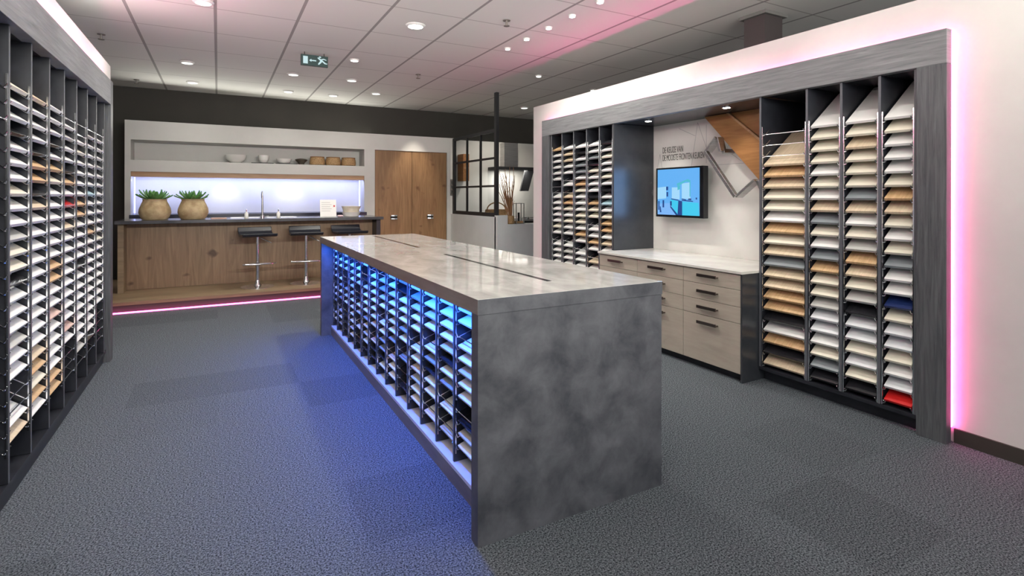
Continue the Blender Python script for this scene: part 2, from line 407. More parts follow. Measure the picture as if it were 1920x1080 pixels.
box(-1.24, -.782, .62, 5.19, 0, .075).build('plinth', M['rack'], lr)
box(-1.24, -.765, .62, 5.19, .078, .098).build('bottom_shelf', M['rack'], lr)
box(-1.24, -.803, .62, 5.19, 2.012, 2.10).build('top_shelf', M['rack'], lr)
lf = thing('display_surround', 'grey frame with a header beam and a post round the left rack', 'frame', (XL, 4, 0))
box(-.80, XL, .62, 5.20, 2.012, 2.203).build('header_beam', M['frame_h'], lf, .002)
MB().box(-.80, XL, 5.20, 5.30, 0, 2.203).box(-1.20, -.80, 5.20, 5.30, 0, 2.10).build('post', M['frame_v'], lf, .002)
# right frame
rf = thing('display_surround', 'dark grey oak frame round the right rack, glowing pink behind its edges', 'frame', (XF, 3.4, 0))
box(XF, 3.405, 1.381, 5.40, 2.004, 2.186).build('header_beam', M['frame_h'], rf, .002)
box(XF, 3.405, 1.381, 1.521, 0, 2.004).build('post', M['frame_v'], rf, .002)
box(XF, 3.405, 5.255, 5.40, 0, 2.004).build('post', M['frame_v'], rf, .002)
box(3.405, 3.90, 1.50, 5.27, 2.006, 2.09).build('soffit', M['niche_side'], rf)
for y0, y1, z0, z1, nm in ((1.383, 1.390, .08, 2.18, 'v'), (1.39, 5.39, 2.166, 2.173, 'h'), (5.39, 5.397, .08, 2.18, 'v')):
    o = box(3.408, 3.424, y0, y1, z0, z1).build('led_strip', M['led_pink'], rf); o['label'] = 'glowing pink LED strip'
for y0, y1, z0, z1 in ((.62, 5.30, 2.206, 2.212),):
    o = box(-.79, -.76, y0, y1, z0, z1).build('led_strip', M['led_pink'], lf); o['label'] = 'glowing pink LED strip'
# near section of the right rack
ND = [1.531, 1.715, 1.934, 2.155, 2.497]
nr = thing('display_rack', 'near right rack of four panel columns, between frame post and drawers', 'display rack', (3.6, 2.0, 0))
nc = ['wcwwwcnbcwcswwtcvvcwvr', 'wcbcccsbwcgnbcgkvvcvck', 'wcccwcwbscwsnccgvvwcsk', 'xxxbnbccwncbsbbnnkwnkb']
rack(nr, 3.368, 1, ND, math.radians(37.6), .40, 22, 1.742, .0772, nc, .10, 2.002, .50, 'near right rack', 'sample panels in the near right rack')
box(3.87, 3.90, 1.525, 2.505, 0, 2.002).build('back_panel', M['rack'], nr)
box(3.43, 3.87, 1.525, 2.505, 0, .075).build('plinth', M['rack'], nr)
box(3.368, 3.87, 1.525, 2.505, .078, .098).build('bottom_shelf', M['rack'], nr)
# far section
FD = [4.12, 4.329, 4.544, 4.775, 5.0, 5.215]
fr = thing('display_rack', 'far right rack of five narrow panel columns beside the tv niche', 'display rack', (3.6, 4.7, 0))
fc = [fill('kwcwwcwkwlwcnnwbwwcw', 24, 'wwcb'), fill('wwskcwwwknccxwwnwxbwwk', 24, 'wwc'), fill('wkwsswncwwwccwnwxwww', 24, 'wwc'),
      fill('wbbwwxwxbncwcwwxwgw', 24, 'wwc'), fill('nwwwwwxxwwwwwcwxwww', 24, 'wwc')]
rack(fr, 3.368, 1, FD, math.radians(25), .34, 24, 1.815, .067, fc, .10, 2.002, .50, 'far right rack', 'sample panels in the far right rack')
box(3.87, 3.90, 4.112, 5.25, 0, 2.002).build('back_panel', M['rack'], fr)
box(3.43, 3.87, 4.112, 5.25, 0, .075).build('plinth', M['rack'], fr)
box(3.368, 3.87, 4.112, 5.25, .078, .098).build('bottom_shelf', M['rack'], fr)
box(3.36, 3.87, 4.090, 4.111, .78, 2.002).build('side_panel', M['niche_side'], fr)

# island
isl = thing('display_island', 'concrete look island with a glossy top and open racks of panels', 'island', (1.3, 3.54, 0))
box(.8412, 1.7553, 1.80, 5.2848, .8604, .9174).build('worktop', M['concrete_top'], isl)
M['concrete'].name = 'dark_concrete_laminate'
mb = MB(); mb.box(.8402, .8412, 1.799, 5.2858, .8604, .9165); mb.build('worktop_edge', M['edge'], isl)
mb = MB(); mb.box(.8412, 1.7553, 1.799, 1.80, .8604, .9165); mb.build('worktop_edge', M['concrete'], isl)
box(.843, 1.754, 1.802, 1.860, 0, .8594).build('end_panel', M['concrete'], isl)
box(.843, 1.754, 5.225, 5.283, 0, .8594).build('end_panel', M['concrete'], isl)
for y0, y1 in ((2.044, 3.314), (3.842, 5.174)):
    mb = MB(); mb.box(1.298, 1.322, y0, y1, .9174, .9184); o = mb.build('cable_slot', M['screenblack'], isl)
box(.93, 1.70, 1.862, 5.223, 0, .07).build('plinth', M['edge'], isl)
box(.93, 1.165, 1.862, 5.223, .072, .088).build('bottom_shelf', plain('pale_shelf', (.60, .60, .62), .4), isl)
box(1.17, 1.74, 1.862, 5.223, .072, .8594).build('rear_body', M['rack'], isl)
ID = [1.868, 2.054] + [2.2817 + .2277 * k for k in range(13)] + [5.217]
def rnd_island():
    s = ''
    for r in range(12): s += random.choice('wwwwggsvcbskkxxw')
    return s
ic = ['wwwwkgwwskwcw'[:12], 'wwxwwgwwxkgw', 'wwwwgkwsxwxg', 'wwgwxwskwwxw', 'wsgwwxwwbgwc'] + [rnd_island() for _ in range(10)]
rack(isl, .945, 1, ID, math.radians(20), .165, 12, .782, .0568, ic, .09, .858, .22, 'island', 'sample panels in the island rack', thick=.012, th=.013)
box(.868, .878, 1.865, 5.22, .846, .857).build('led_strip', M['led_blue'], isl)['label'] = 'glowing blue LED strip'
lamp('AREA', 'island_led', (.862, 3.54, .842), 38, (.02, .14, 1.0), target=(.90, 3.54, 0), sx=.02, sy=3.3, spread=150).rotation_euler = (0, math.radians(-8), 0)

# place the panels: the 300 that show largest are things, the rest one mesh
def cam_area(p):
    x, y, z = p['p']; fx, fy = math.sin(YAW), math.cos(YAW); rx, ry = fy, -fx
    d = x * fx + y * fy
    def X(yy): return (x * rx + yy * ry) / (x * fx + yy * fy)
    d = max(d, .2)
    px = 960 + FPX * X(y)
    if d < .3 or px < -5: return -1
    Yp = HY - FPX * (z - 1.3) / d
    # hidden behind the island top
    wpx = abs(X(y - p['hw']) - X(y + p['hw'])) * FPX
    a = wpx * p['pitch'] * FPX / d
    if p['ch'] in 'k': a *= .8
    if p['group'].endswith('far right rack') and Yp > 437 + (px - 777) * .2 + 12: a *= .01
    return a
mesh_cache = {}
def panel_mesh(p):
    key = (round(p['hw'], 4), p['ch'], p['L'], p['th'])
    if key in mesh_cache: return mesh_cache[key]
    import bmesh
    me = bpy.data.meshes.new('sample_panel'); bm = bmesh.new()
    r = bmesh.ops.create_cube(bm, size=1)
    for v in bm.verts:
        v.co = Vector(((v.co.x + .5) * p['L'], v.co.y * 2 * p['hw'], (v.co.z + .5) * p['th']))
    bmesh.ops.bevel(bm, geom=bm.edges[:], offset=.0015, segments=1, affect='EDGES')
    bm.to_mesh(me); bm.free(); me.materials.append(FIN[p['ch']][1]); mesh_cache[key] = me
    return me
for p in PAN: p['a'] = cam_area(p)
vis = sorted([p for p in PAN if p['a'] > 0], key=lambda p: -p['a'])
big, rest = vis[:300], vis[300:]
def pmat(p):
    ry = Matrix.Rotation(-p['tilt'], 4, 'Y')
    return Matrix.Translation(Vector(p['p']) + Vector((0, 0, -.001))) @ (Matrix.Rotation(PI, 4, 'Z') if p['sg'] < 0 else Matrix.Identity(4)) @ ry
for p in big:
    o = bpy.data.objects.new('sample_panel', panel_mesh(p)); C.objects.link(o); o.matrix_world = pmat(p)
    tag(o, p['label'], 'sample panel', p['group'])
# the rest of them, small and far, as one mesh with the same finishes
import bmesh
bm = bmesh.new(); me = bpy.data.meshes.new('sample_panel_rows'); slots = list(FIN)
for k in slots: me.materials.append(FIN[k][1])
for p in rest:
    n0 = len(bm.verts); nf = len(bm.faces)
    bm.from_mesh(panel_mesh(p)); bm.verts.ensure_lookup_table(); bm.faces.ensure_lookup_table()
    T = pmat(p)
    for v in bm.verts[n0:]: v.co = T @ v.co
    for f in bm.faces[nf:]: f.material_index = slots.index(p['ch'])
bm.to_mesh(me); bm.free()
o = bpy.data.objects.new('sample_panel_rows', me); C.objects.link(o)
tag(o, 'small far rows of many coloured sample panels deep in the racks', 'sample panels', kind='stuff')

# ------------------------------------------------------------------ tv niche
XB = 3.87
struct('wall_niche', box(XB, 3.915, 2.508, 4.09, .76, 2.005), noisy('niche_wall_print', (.70, .69, .66), (.76, .75, .72), nscale=2, rough=(.55, .65)))
def text(body, loc, size, mat, name, rot, parent=None, extr=.0008, sx=1):
    cu = bpy.data.curves.new(name, 'FONT'); cu.body = body; cu.size = size; cu.extrude = extr; cu.space_line = 1.0
    t = bpy.data.objects.new('tmp', cu); C.objects.link(t)
    bpy.context.view_layer.update()
    me = bpy.data.meshes.new_from_object(t); bpy.data.objects.remove(t)
    me.materials.clear(); me.materials.append(mat)
    o = bpy.data.objects.new(name, me); C.objects.link(o); o.location = loc; o.rotation_euler = rot; o.scale = (sx, 1, 1)
    if parent: o.parent = parent
    return o
RZ = (PI / 2, 0, -PI / 2)     # reads towards -x
wt = thing('wall_lettering', 'two lines of thin grey capital letters on the wall above the tv', 'lettering', (XB, 3.7, 1.65))
for i, (s_, y, z, sz, sx) in enumerate((('DE KEUZE VAN', 0.265, .075, .085, .465), ('DE MOOISTE FRONTEN KEUKEN', .265, .0, .085, .42))):
    o = text(s_, (-.002, y, z), sz, M['ink'], 'text_line', RZ, wt, sx=sx)
# faint line drawing printed on the niche wall
sk = MB()
def line_on_wall(pts, wd=.004):
    for (y0, z0), (y1, z1) in zip(pts, pts[1:]):
        d = math.hypot(y1 - y0, z1 - z0); ny, nz = -(z1 - z0) / d * wd / 2, (y1 - y0) / d * wd / 2
        sk.prism([(y0 + ny, z0 + nz), (y1 + ny, z1 + nz), (y1 - ny, z1 - nz), (y0 - ny, z0 - nz)], 'x', XB - .0012, XB - .0002)
for pts in ([(3.60, 1.55), (3.52, 1.98)], [(3.52, 1.98), (3.36, 1.60)], [(3.42, 1.95), (3.42, 1.60)], [(4.05, 1.52), (4.0, 1.72), (3.96, 1.53)], [(3.75, 1.95), (3.55, 1.86)], [(3.35, 1.58), (3.02, 1.58)], [(3.1, 1.92), (3.2, 1.7), (3.05, 1.6)]):
    line_on_wall(pts)
tag(sk.build('wall_sketch', M['inkfaint']), 'faint grey line drawing printed on the niche wall behind the tv', 'wall print')
# tv
tv = thing('television', 'small black television showing a blue tinted kitchen picture', 'television', (3.79, 3.63, 1.10))
box(3.735, 3.80, 3.335, 3.915, 1.105, 1.572).build('casing', M['screenblack'], tv, .004)
box(3.80, 3.869, 3.52, 3.74, 1.22, 1.45).build('wall_bracket', M['black'], tv)
scr = box(3.733, 3.7349, 3.375, 3.89, 1.127, 1.556).build('screen', emit('screen_sky_blue', (.13, .46, .95), .95), tv)
def sq(name, col, polys, dx):
    m_ = emit('screen_' + name, col, .95)
    for pl in polys:
        MB().prism([(3.89 - u * .515, 1.127 + v * .429) for u, v in pl], 'x', 3.7328 - dx, 3.7331 - dx).build(name, m_, scr)
sq('picture_floor', (.22, .50, .98), [[(0, 0), (.5, 0), (.30, .26), (0, .24)]], .0002)
sq('picture_worktop', (.05, .62, .90), [[(.33, .34), (.52, .30), (.98, .27), (1, 0), (.5, 0), (.33, .22)]], .0004)
sq('picture_light_shape', (.38, .72, 1.0), [[(.36, .36), (.55, .34), (.55, .60), (.36, .60)], [(.0, .34), (.22, .36), (.22, .62), (.0, .60)], [(.60, .36), (.80, .34), (.80, .70), (.60, .68)]], .0006)
sq('picture_hood', (.08, .52, .66), [[(.48, .68), (.74, .77), (.80, .74), (.80, .70), (.70, .72), (.50, .62)], [(.78, .40), (.80, .40), (.80, .74), (.78, .74)], [(.50, .54), (.56, .56), (.56, .64), (.50, .62)]], .0008)
sq('picture_dark_shape', (.01, .06, .26), [[(.50, 0), (.61, 0), (.61, .30), (.52, .32)], [(.34, .34), (.52, .31), (.52, .33), (.35, .36)], [(.60, .31), (.86, .29), (.86, .31), (.60, .33)],
    [(.22, .54), (.27, .54), (.27, .62), (.22, .62)], [(.23, .40), (.27, .40), (.27, .50), (.23, .50)], [(.02, .10), (.05, .10), (.05, .30), (.02, .30)], [(.13, .16), (.17, .16), (.17, .32), (.13, .32)], [(.06, .05), (.10, .05), (.08, .18), (.06, .18)],
    [(.32, .20), (.36, .20), (.36, .30), (.32, .30)], [(.33, .20), (.50, .02), (.50, .0), (.46, 0), (.32, .17)], [(.92, .34), (.95, .34), (.95, .38), (.92, .38)], [(.60, .34), (.70, .32), (.70, .34), (.60, .36)], [(.74, .33), (.82, .32), (.82, .36), (.76, .36)]], .0010)
lamp('AREA', 'screen_light', (3.72, 3.63, 1.34), 3.2, (.25, .5, 1), sx=.4, sy=.5, target=(3.0, 3.63, 1.34))
# diagonal framed oak door corner
dw = thing('wooden_door_corner', 'diagonal orange oak door corner hanging at the top of the niche', 'decoration', (3.82, 3.0, 1.5))
ya, za, yb, zb = 3.325, 2.003, 2.512, 1.285
def dg(t, o):    # point on the diagonal, offset inwards
    return (ya + (yb - ya) * t, za + (zb - za) * t + o)
MB().prism([(3.362, 2.003), (2.512, 1.122), (2.512, 1.50), (3.12, 2.003)], 'x', 3.775, 3.868).build('stile', M['warm_wood'], dw, .003)
MB().prism([(3.095, 2.003), (2.512, 1.53), (2.512, 2.003)], 'x', 3.795, 3.868).build('infill_panel', M['warm_wood'], dw)
MB().prism([(3.120, 2.003), (2.512, 1.502), (2.512, 1.528), (3.096, 2.003)], 'x', 3.768, 3.80).build('bead', M['lintel_wood'], dw)
# giant handle
gh = thing('giant_handle', 'oversized silver bar handle fixed diagonally across the niche wall', 'decoration', (3.75, 3.0, 1.3))
def strap(path, wd, x0, x1, name):
    q = MB(); L_ = []; R_ = []
    P = [Vector(p) for p in path]
    for i, p in enumerate(P):
        dirs = []
        if i > 0: dirs.append((P[i] - P[i - 1]).normalized())
        if i < len(P) - 1: dirs.append((P[i + 1] - P[i]).normalized())
        d = sum(dirs, Vector((0, 0))).normalized(); n = Vector((-d.y, d.x)); k = 1 / max(.5, n.dot(Vector((-dirs[0].y, dirs[0].x))))
        L_.append(p + n * wd / 2 * k); R_.append(p - n * wd / 2 * k)
    for i in range(len(P) - 1):
        q.prism([tuple(L_[i]), tuple(L_[i + 1]), tuple(R_[i + 1]), tuple(R_[i])], 'x', x0, x1)
    return q.build(name, M['steel'], gh, .003)
strap([(3.272, 1.688), (2.962, 1.298)], .030, 3.675, 3.715, 'bar')
strap([(3.165, 1.800), (3.272, 1.688)], .022, 3.685, 3.77, 'arm')
strap([(2.962, 1.298), (2.790, 1.43)], .022, 3.685, 3.77, 'arm')
strap([(3.13, 1.68), (3.165, 1.80)], .028, 3.70, 3.773, 'foot'); strap([(3.125, 1.665), (3.135, 1.70)], .03, 3.74, 3.868, 'foot')
strap([(2.790, 1.43), (2.74, 1.33)], .03, 3.72, 3.7745, 'foot')
# niche soffit spots
for i, y in enumerate((3.80, 2.92)):
    t = thing('recessed_spotlight', 'small recessed spotlight in the niche soffit, %s' % ('beside the far rack' if i == 0 else 'above the diagonal oak corner'), 'spotlight', (3.53, y, 2.0))
    MB().rod((3.53, y, 2.0005), (3.53, y, 2.0055), .04, 24).build('ring', M['chrome'], t)
    MB().rod((3.53, y, 1.999), (3.53, y, 2.0), .028, 20).build('lens', M['lampglow'], t)
    lamp('SPOT', 'niche_lamp', (3.53, y, 1.99), 11, NEUT, .02, (3.62, y, .8), 100, .7)

# drawer cabinets
WT = tag(MB().box(3.185, 3.868, 2.508, 4.089, .757, .777).box(3.185, 3.357, 4.089, 4.118, .757, .777).build('worktop', M['counter_light'], None, .002), 'pale stone worktop running over the beige drawer cabinets under the tv', 'worktop')
CY = [2.523, 3.052, 3.577, 4.105]
where = ['nearest, at the open end', 'middle one', 'farthest, beside the far rack']
for i in range(3):
    y0, y1 = CY[i], CY[i + 1]
    cb = thing('drawer_cabinet', 'beige four drawer cabinet under the tv niche, %s' % where[i], 'cabinet', (3.4, (y0 + y1) / 2, 0), 'beige drawer cabinets under the niche')
    box(3.218, 3.86, y0 + .001, y1 - .001, .055, .756).build('body', M['niche_side'], cb)
    box(3.25, 3.80, y0 + .001, y1 - .001, 0, .055).build('plinth', M['rack'], cb)
    if i == 0: box(3.195, 3.86, 2.509, 2.522, 0, .756).build('side_panel', M['niche_side'], cb)
    for z0, z1 in ((.644, .752), (.525, .644), (.41, .525), (.057, .41)):
        d = box(3.198, 3.2175, y0 + .002, y1 - .002, z0 + .0015, z1 - .0015).build('drawer_front', M['beige'], cb, .001)
        yc = (y0 + y1) / 2 + .015; zh = z1 - (.045 if z1 > .7 else .055)
        q = MB().box(3.163, 3.173, yc - .088, yc + .088, zh - .008, zh + .014)
        for s_ in (-1, 1): q.box(3.165, 3.1985, yc + s_ * .080 - .006, yc + s_ * .080 + .006, zh - .006, zh + .004)
        q.build('handle', M['bronze'], d, .001)

# ------------------------------------------------------------------ bar platform, bar, stools
pf = thing('bar_platform', 'low oak platform under the bar and kitchen, edged by a pink light line', 'platform', (.9, 8.4, 0))
box(-2.6, 3.70, 7.28, 9.74, 0, .085).build('riser', M['dkbrown'], pf)
box(-2.6, 3.70, 7.265, 9.29, .085, .12).build('deck', M['plat_wood'], pf)
o = box(-2.6, 3.70, 7.225, 7.235, .002, .018).build('led_strip', M['led_pink_floor'], pf); o['label'] = 'glowing pink LED line along the floor'
bar = thing('bar_counter', 'long oak bar counter with a thin dark slate top', 'bar counter', (.5, 8.2, .12))
box(-1.08, 2.14, 7.85, 8.62, .955, .995).build('bar_top', M['bar_top'], bar, .003)
box(-1.0, 2.06, 8.20, 8.24, .12, .955).build('front_panel', M['bar_wood'], bar)
box(-1.06, -1.0, 7.95, 8.58, .12, .955).build('end_panel', M['plat_wood'], bar)
box(2.06, 2.12, 7.95, 8.58, .12, .955).build('end_panel', M['rack'], bar)
box(-1.0, 2.06, 8.24, 8.58, .12, .95).build('body', M['bar_wood'], bar)
# stools
proto = None
def stool():
    t = thing('bar_stool', 'x', 'bar stool', (0, 0, .12), 'bar stools along the oak bar')
    q = MB(); n = 10
    # low curved seat with a short upturned back and rolled front
    prof = [(-.19, .665), (-.15, .655), (.0, .650), (.13, .655), (.18, .70), (.20, .765), (.185, .77), (.155, .715), (.12, .69), (0, .685), (-.15, .69), (-.20, .70)]
    k0 = [(y, z + .12) for y, z in prof]
    MB().prism(k0, 'x', -.205, .205).build('seat', M['blackleather'], t, .012)
    MB().lathe([(.20, 0), (.20, .008), (.17, .014), (.05, .022), (.035, .05), (.028, .09)], (0, 0, .12), 32).build('base_plate', M['chrome'], t, 0, True)
    MB().rod((0, 0, .15), (0, 0, .45), .026, 16).rod((0, 0, .45), (0, 0, .765), .020, 16).build('column', M['chrome'], t, 0, True)
    MB().tube([(-.03, 0, .42), (-.16, -.02, .42), (-.19, -.13, .43), (-.15, -.16, .43), (.15, -.16, .43), (.19, -.13, .43), (.16, -.02, .42), (.03, 0, .42)], .010, 8).build('footrest', M['chrome'], t, 0, True)
    MB().tube([(.04, .02, .75), (.10, .02, .72), (.17, .02, .68)], .006, 6).build('lever', M['chrome'], t, 0, True)
    return t
proto = stool()
spots_ = [(.45, 7.69, .12, 'leftmost, clear of the island'), (1.045, 7.72, -.05, 'middle one, half beside the island'), (1.62, 7.72, .1, 'its chrome post hidden behind the island')]
for i, (x, y, a, t_) in enumerate(spots_):
    if i == 0: o = proto
    else:
        o = proto.copy(); C.objects.link(o)
        for c_ in list(proto.children):
            k = c_.copy(); C.objects.link(k); k.parent = o
    o.location = (x, y, .12); o.rotation_euler = (0, 0, a)
    o['label'] = 'black seated chrome bar stool at the oak bar, ' + t_
# proto was built with world z, its root sits at z .12

# back kitchen run inside the niche
kr = thing('kitchen_base_run', 'white kitchen base units with dark worktop below the blue splashback', 'kitchen units', (.5, 9.4, .12))
box(-1.08, 2.19, 9.14, 9.295, .12, .98).build('base_units', M['ceramic'], kr)
box(-1.085, 2.195, 9.10, 9.295, .98, 1.03).build('worktop', plain('navy_worktop', (.02, .022, .05), .3), kr)
box(-1.085, 2.195, 9.30, 9.685, .98, 1.03).build('rear_worktop', plain('navy_worktop', (.02, .022, .05), .3), kr)
# tall cabinet with two knotty doors
tc = thing('tall_cabinet', 'tall cabinet with two knotty oak doors set in the white wall', 'cabinet', (3.05, 9.5, .12))
box(2.385, 3.71, 9.36, 9.70, .12, 2.098).build('carcass', M['dkbrown'], tc)
for x0, x1, xh in ((2.387, 3.045, 2.72), (3.050, 3.708, 3.39)):
    d = box(x0, x1, 9.315, 9.358, .14, 2.095).build('door', M['brown_door'], tc, .003)
    # shell shaped cup pull
    q = MB(); k = 8
    for j in range(2):
        zc = .955 - j * .055
        ring = [(xh - .07, 9.315), (xh - .055, 9.285), (xh, 9.272), (xh + .055, 9.285), (xh + .07, 9.315)]
        q.prism(ring, 'z', zc - .013, zc + .013)
    q.build('handle', M['chrome'], d, .003)
    MB().prism([(xh - .06, 9.315), (xh, 9.283), (xh + .06, 9.315)], 'z', .90, .96).build('handle_core', M['black'], d)
lamp('SPOT', 'cabinet_spot', (3.1, 8.75, ZC - .06), 75, WARM, .04, (3.05, 9.33, 1.3), 48, .8)
# light switch panel
sw = thing('control_panel', 'slim grey wall control panel on the white pillar by the window', 'control panel', (3.80, 9.29, 1.30))
box(3.775, 3.835, 9.285, 9.299, 1.31, 1.61).build('plate', M['edge'], sw, .002)
for z in (1.55, 1.47, 1.38): box(3.788, 3.822, 9.281, 9.285, z - .025, z + .025).build('button', M['steel'], sw)

# planters with succulents
def planter(x, y, lab, seed):
    rr = random.Random(seed)
    t = thing('potted_succulent', lab, 'potted plant', (x, y, .995), 'round planters on the bar')
    prof = [(.10, 0), (.135, .004), (.160, .04), (.176, .09), (.170, .14), (.146, .20), (.130, .235), (.128, .25), (.134, .262), (.122, .262), (.115, .24)]
    MB().lathe(prof, (x, y, .995), 36, .015).build('pot', pot_mat, t, 0, True)
    MB().rod((x, y, 1.225), (x, y, 1.24), .118, 24).build('soil', M['soil'], t)
    q = MB()
    for ring, (n, r, el, ln) in enumerate(((12, .09, 12, .16), (11, .075, 32, .155), (9, .05, 52, .13), (6, .025, 72, .105))):
        for i in range(n):
            a = 2 * PI * (i + .5 * (ring % 2)) / n + rr.uniform(-.12, .12); e = math.radians(el + rr.uniform(-7, 7)); l = ln * rr.uniform(.85, 1.12)
            d = Vector((math.cos(a) * math.cos(e), math.sin(a) * math.cos(e), math.sin(e))); sd = Vector((-math.sin(a), math.cos(a), 0)); up = sd.cross(d) * -1
            if up.z < 0: up = -up
            b0 = Vector((x, y, 1.245)) + Vector((math.cos(a), math.sin(a), 0)) * r * .6
            k = len(q.v); N_ = 6
            for j in range(N_ + 1):
                u = j / N_; wd = .026 * math.sin(PI * min(.98, .18 + u * .80)) ** .8; c_ = b0 + d * l * u + up * (.03 * u * u)
                q.v += [tuple(c_ - sd * wd), tuple(c_ + up * .004 - up * .012), tuple(c_ + sd * wd), tuple(c_ + up * .008)]
            for j in range(N_):
                for m_ in range(4):
                    m2 = (m_ + 1) % 4; q.f.append((k + 4 * j + m_, k + 4 * j + m2, k + 4 * (j + 1) + m2, k + 4 * (j + 1) + m_))
            q.f.append(tuple(k + 4 * N_ + i_ for i_ in range(4)))
    q.build('leaves', M['leaf'], t, 0, True)
pot_mat = noisy('weathered_clay_pot', (.36, .25, .13), (.60, .47, .28), nscale=9, rough=(.6, .8), bump=.3, lo=.35, hi=.7)
planter(-.70, 8.12, 'round clay planter with green succulent, left one of the pair on bar', 3)
planter(-.285, 8.12, 'round clay planter with green succulent, right one beside the tap', 8)
# tap with sink
tp = thing('kitchen_tap', 'tall slim chrome kitchen tap rising from the bar top', 'tap', (.54, 8.2, .995))
MB().rod((.54, 8.2, .995), (.54, 8.2, 1.03), .026, 20).build('base', M['chrome'], tp, 0, True)
MB().tube([(.54, 8.2, 1.03), (.54, 8.2, 1.20), (.54, 8.2, 1.28), (.54, 8.215, 1.33), (.54, 8.25, 1.355), (.54, 8.29, 1.33), (.54, 8.30, 1.27)], [.013, .013, .012, .011, .011, .011, .012], 12).build('spout', M['steel'], tp, 0, True)
MB().rod((.565, 8.2, 1.01), (.62, 8.19, 1.02), .006, 8).build('lever', M['chrome'], tp)
sk2 = thing('kitchen_sink', 'shallow steel sink rim set in the bar behind the tap', 'sink', (.5, 8.42, .995))
MB().box(.15, 1.0, 8.30, 8.32, .9955, .999).box(.15, 1.0, 8.54, 8.56, .9955, .999).box(.15, .17, 8.32, 8.54, .9955, .999).box(.98, 1.0, 8.32, 8.54, .9955, .999).build('rim', M['steel'], sk2)
MB().box(.17, .98, 8.32, 8.54, .9955, .9965).build('basin', M['steel'], sk2)
for i, (x, l_) in enumerate(((.34, 'left of'), (.74, 'right of'))):
    t = thing('soap_bottle', 'small clear soap bottle on the bar, standing %s the tap' % l_, 'bottle', (x, 8.15, .995))
    MB().lathe([(.022, 0), (.024, .01), (.024, .065), (.012, .08), (.010, .09)], (x, 8.15, .995), 16).build('body', M['ceramic'], t, 0, True)
    MB().rod((x, 8.15, 1.085), (x, 8.15, 1.115), .006, 8).box(x - .006, x + .006, 8.12, 8.15, 1.112, 1.119).build('pump', M['chrome'], t)
# hand towel / cloth and leaflet between pots and tap
tag(MB().box(-.08, .10, 8.05, 8.17, .9955, 1.008).build('folded_napkin', plain('salmon_cloth', (.62, .40, .32), .8), None, .003), 'folded salmon coloured napkin lying beside the right planter', 'napkin')
# card stand
cs = thing('card_display', 'white printed card standing in a holder on the bar', 'card', (1.40, 8.12, .995))
MB().prism([(8.10, .996), (8.112, .996), (8.152, 1.245), (8.140, 1.245)], 'x', 1.29, 1.515).build('card', M['card'], cs)
box(1.30, 1.51, 8.09, 8.17, .995, .999).build('foot', M['glass'], cs)
MB().prism([(8.1215, 1.14), (8.1235, 1.14), (8.1265, 1.165), (8.1245, 1.165)], 'x', 1.475, 1.497).build('red_mark', plain('red_print', (.5, .05, .06), .5), cs)
q = MB()
for j in range(5):
    z = 1.20 - j * .030; yb_ = 8.10 + (z - .996) * .1606 - .0015
    q.prism([(yb_, z), (yb_ + .001, z), (yb_ + .002, z + .006), (yb_ + .001, z + .006)], 'x', 1.31, 1.43 + .02 * (j % 2))
q.build('printed_lines', M['inkfaint'], cs)
# bowls on the bar
def bowl(x, y, z, r, h, mat, name, lab, cat='bowl', group=None, base=.5):
    prof = [(r * base, 0), (r * (base + .1), .004), (r * .86, h * .45), (r, h), (r * .95, h), (r * .8, h * .5), (r * (base - .05), h * .15)]
    return tag(MB().lathe(prof, (x, y, z), 32).build(name, mat, None, 0, True), lab, cat, group)
bowl(1.735, 8.15, .996, .135, .066, M['ceramic'], 'serving_bowl', 'shallow white bowl at the bottom of the stack on the bar', base=.7)
bowl(1.735, 8.15, 1.058, .140, .09, noisy('cream_glaze', (.55, .48, .36), (.70, .66, .56), nscale=12, rough=(.3, .4)), 'serving_bowl', 'cream glazed bowl stacked on the white bowl at bar end', base=.72)
tag(MB().lathe([(.03, 0), (.045, .01), (.045, .02), (.03, .028)], (1.56, 8.05, .995), 16).build('small_dish', plain('pale_pink', (.7, .5, .55), .5), None, 0, True), 'tiny pale pink dish beside the stacked bowls on the bar', 'dish')

# shelf items in the upper niche (shelf top z 1.81)
ZS = 1.8105
bowl(.245, 9.45, ZS, .155, .125, M['ceramic'], 'serving_bowl', 'large white bowl, leftmost item on the upper shelf', base=.35)
def slate(x, lab):
    tag(box(x - .16, x + .16, 9.36, 9.54, ZS, ZS + .014).build('slate_tray', M['black'], None, .002), lab, 'tray')
slate(.62, 'dark slate tray on upper shelf under the white cup'); slate(.98, 'dark slate tray on upper shelf under the flat white bowl')
cup = tag(MB().lathe([(.045, 0), (.06, .02), (.075, .06), (.08, .12), (.075, .12), (.055, .03)], (.64, 9.45, ZS + .0145), 24).build('cup', M['ceramic'], None, 0, True), 'tall white cup on the left slate tray', 'cup')
h_ = MB().tube([(.565, 9.45, ZS + .11), (.525, 9.45, ZS + .10), (.52, 9.45, ZS + .06), (.575, 9.45, ZS + .04)], .007, 8)
bowl(.94, 9.45, ZS + .0145, .12, .075, M['ceramic'], 'serving_bowl', 'flat white bowl on the right slate tray of upper shelf', base=.6)
dk = tag(MB().lathe([(.045, 0), (.05, .03), (.09, .07), (.10, .085), (.06, .10), (.02, .105)], (1.205, 9.45, ZS), 24).build('lidded_dish', noisy('dark_bronze_glaze', (.03, .025, .02), (.10, .08, .06), nscale=14, rough=(.3, .4)), None, 0, True), 'small dark lidded dish between tray and wicker baskets', 'dish')
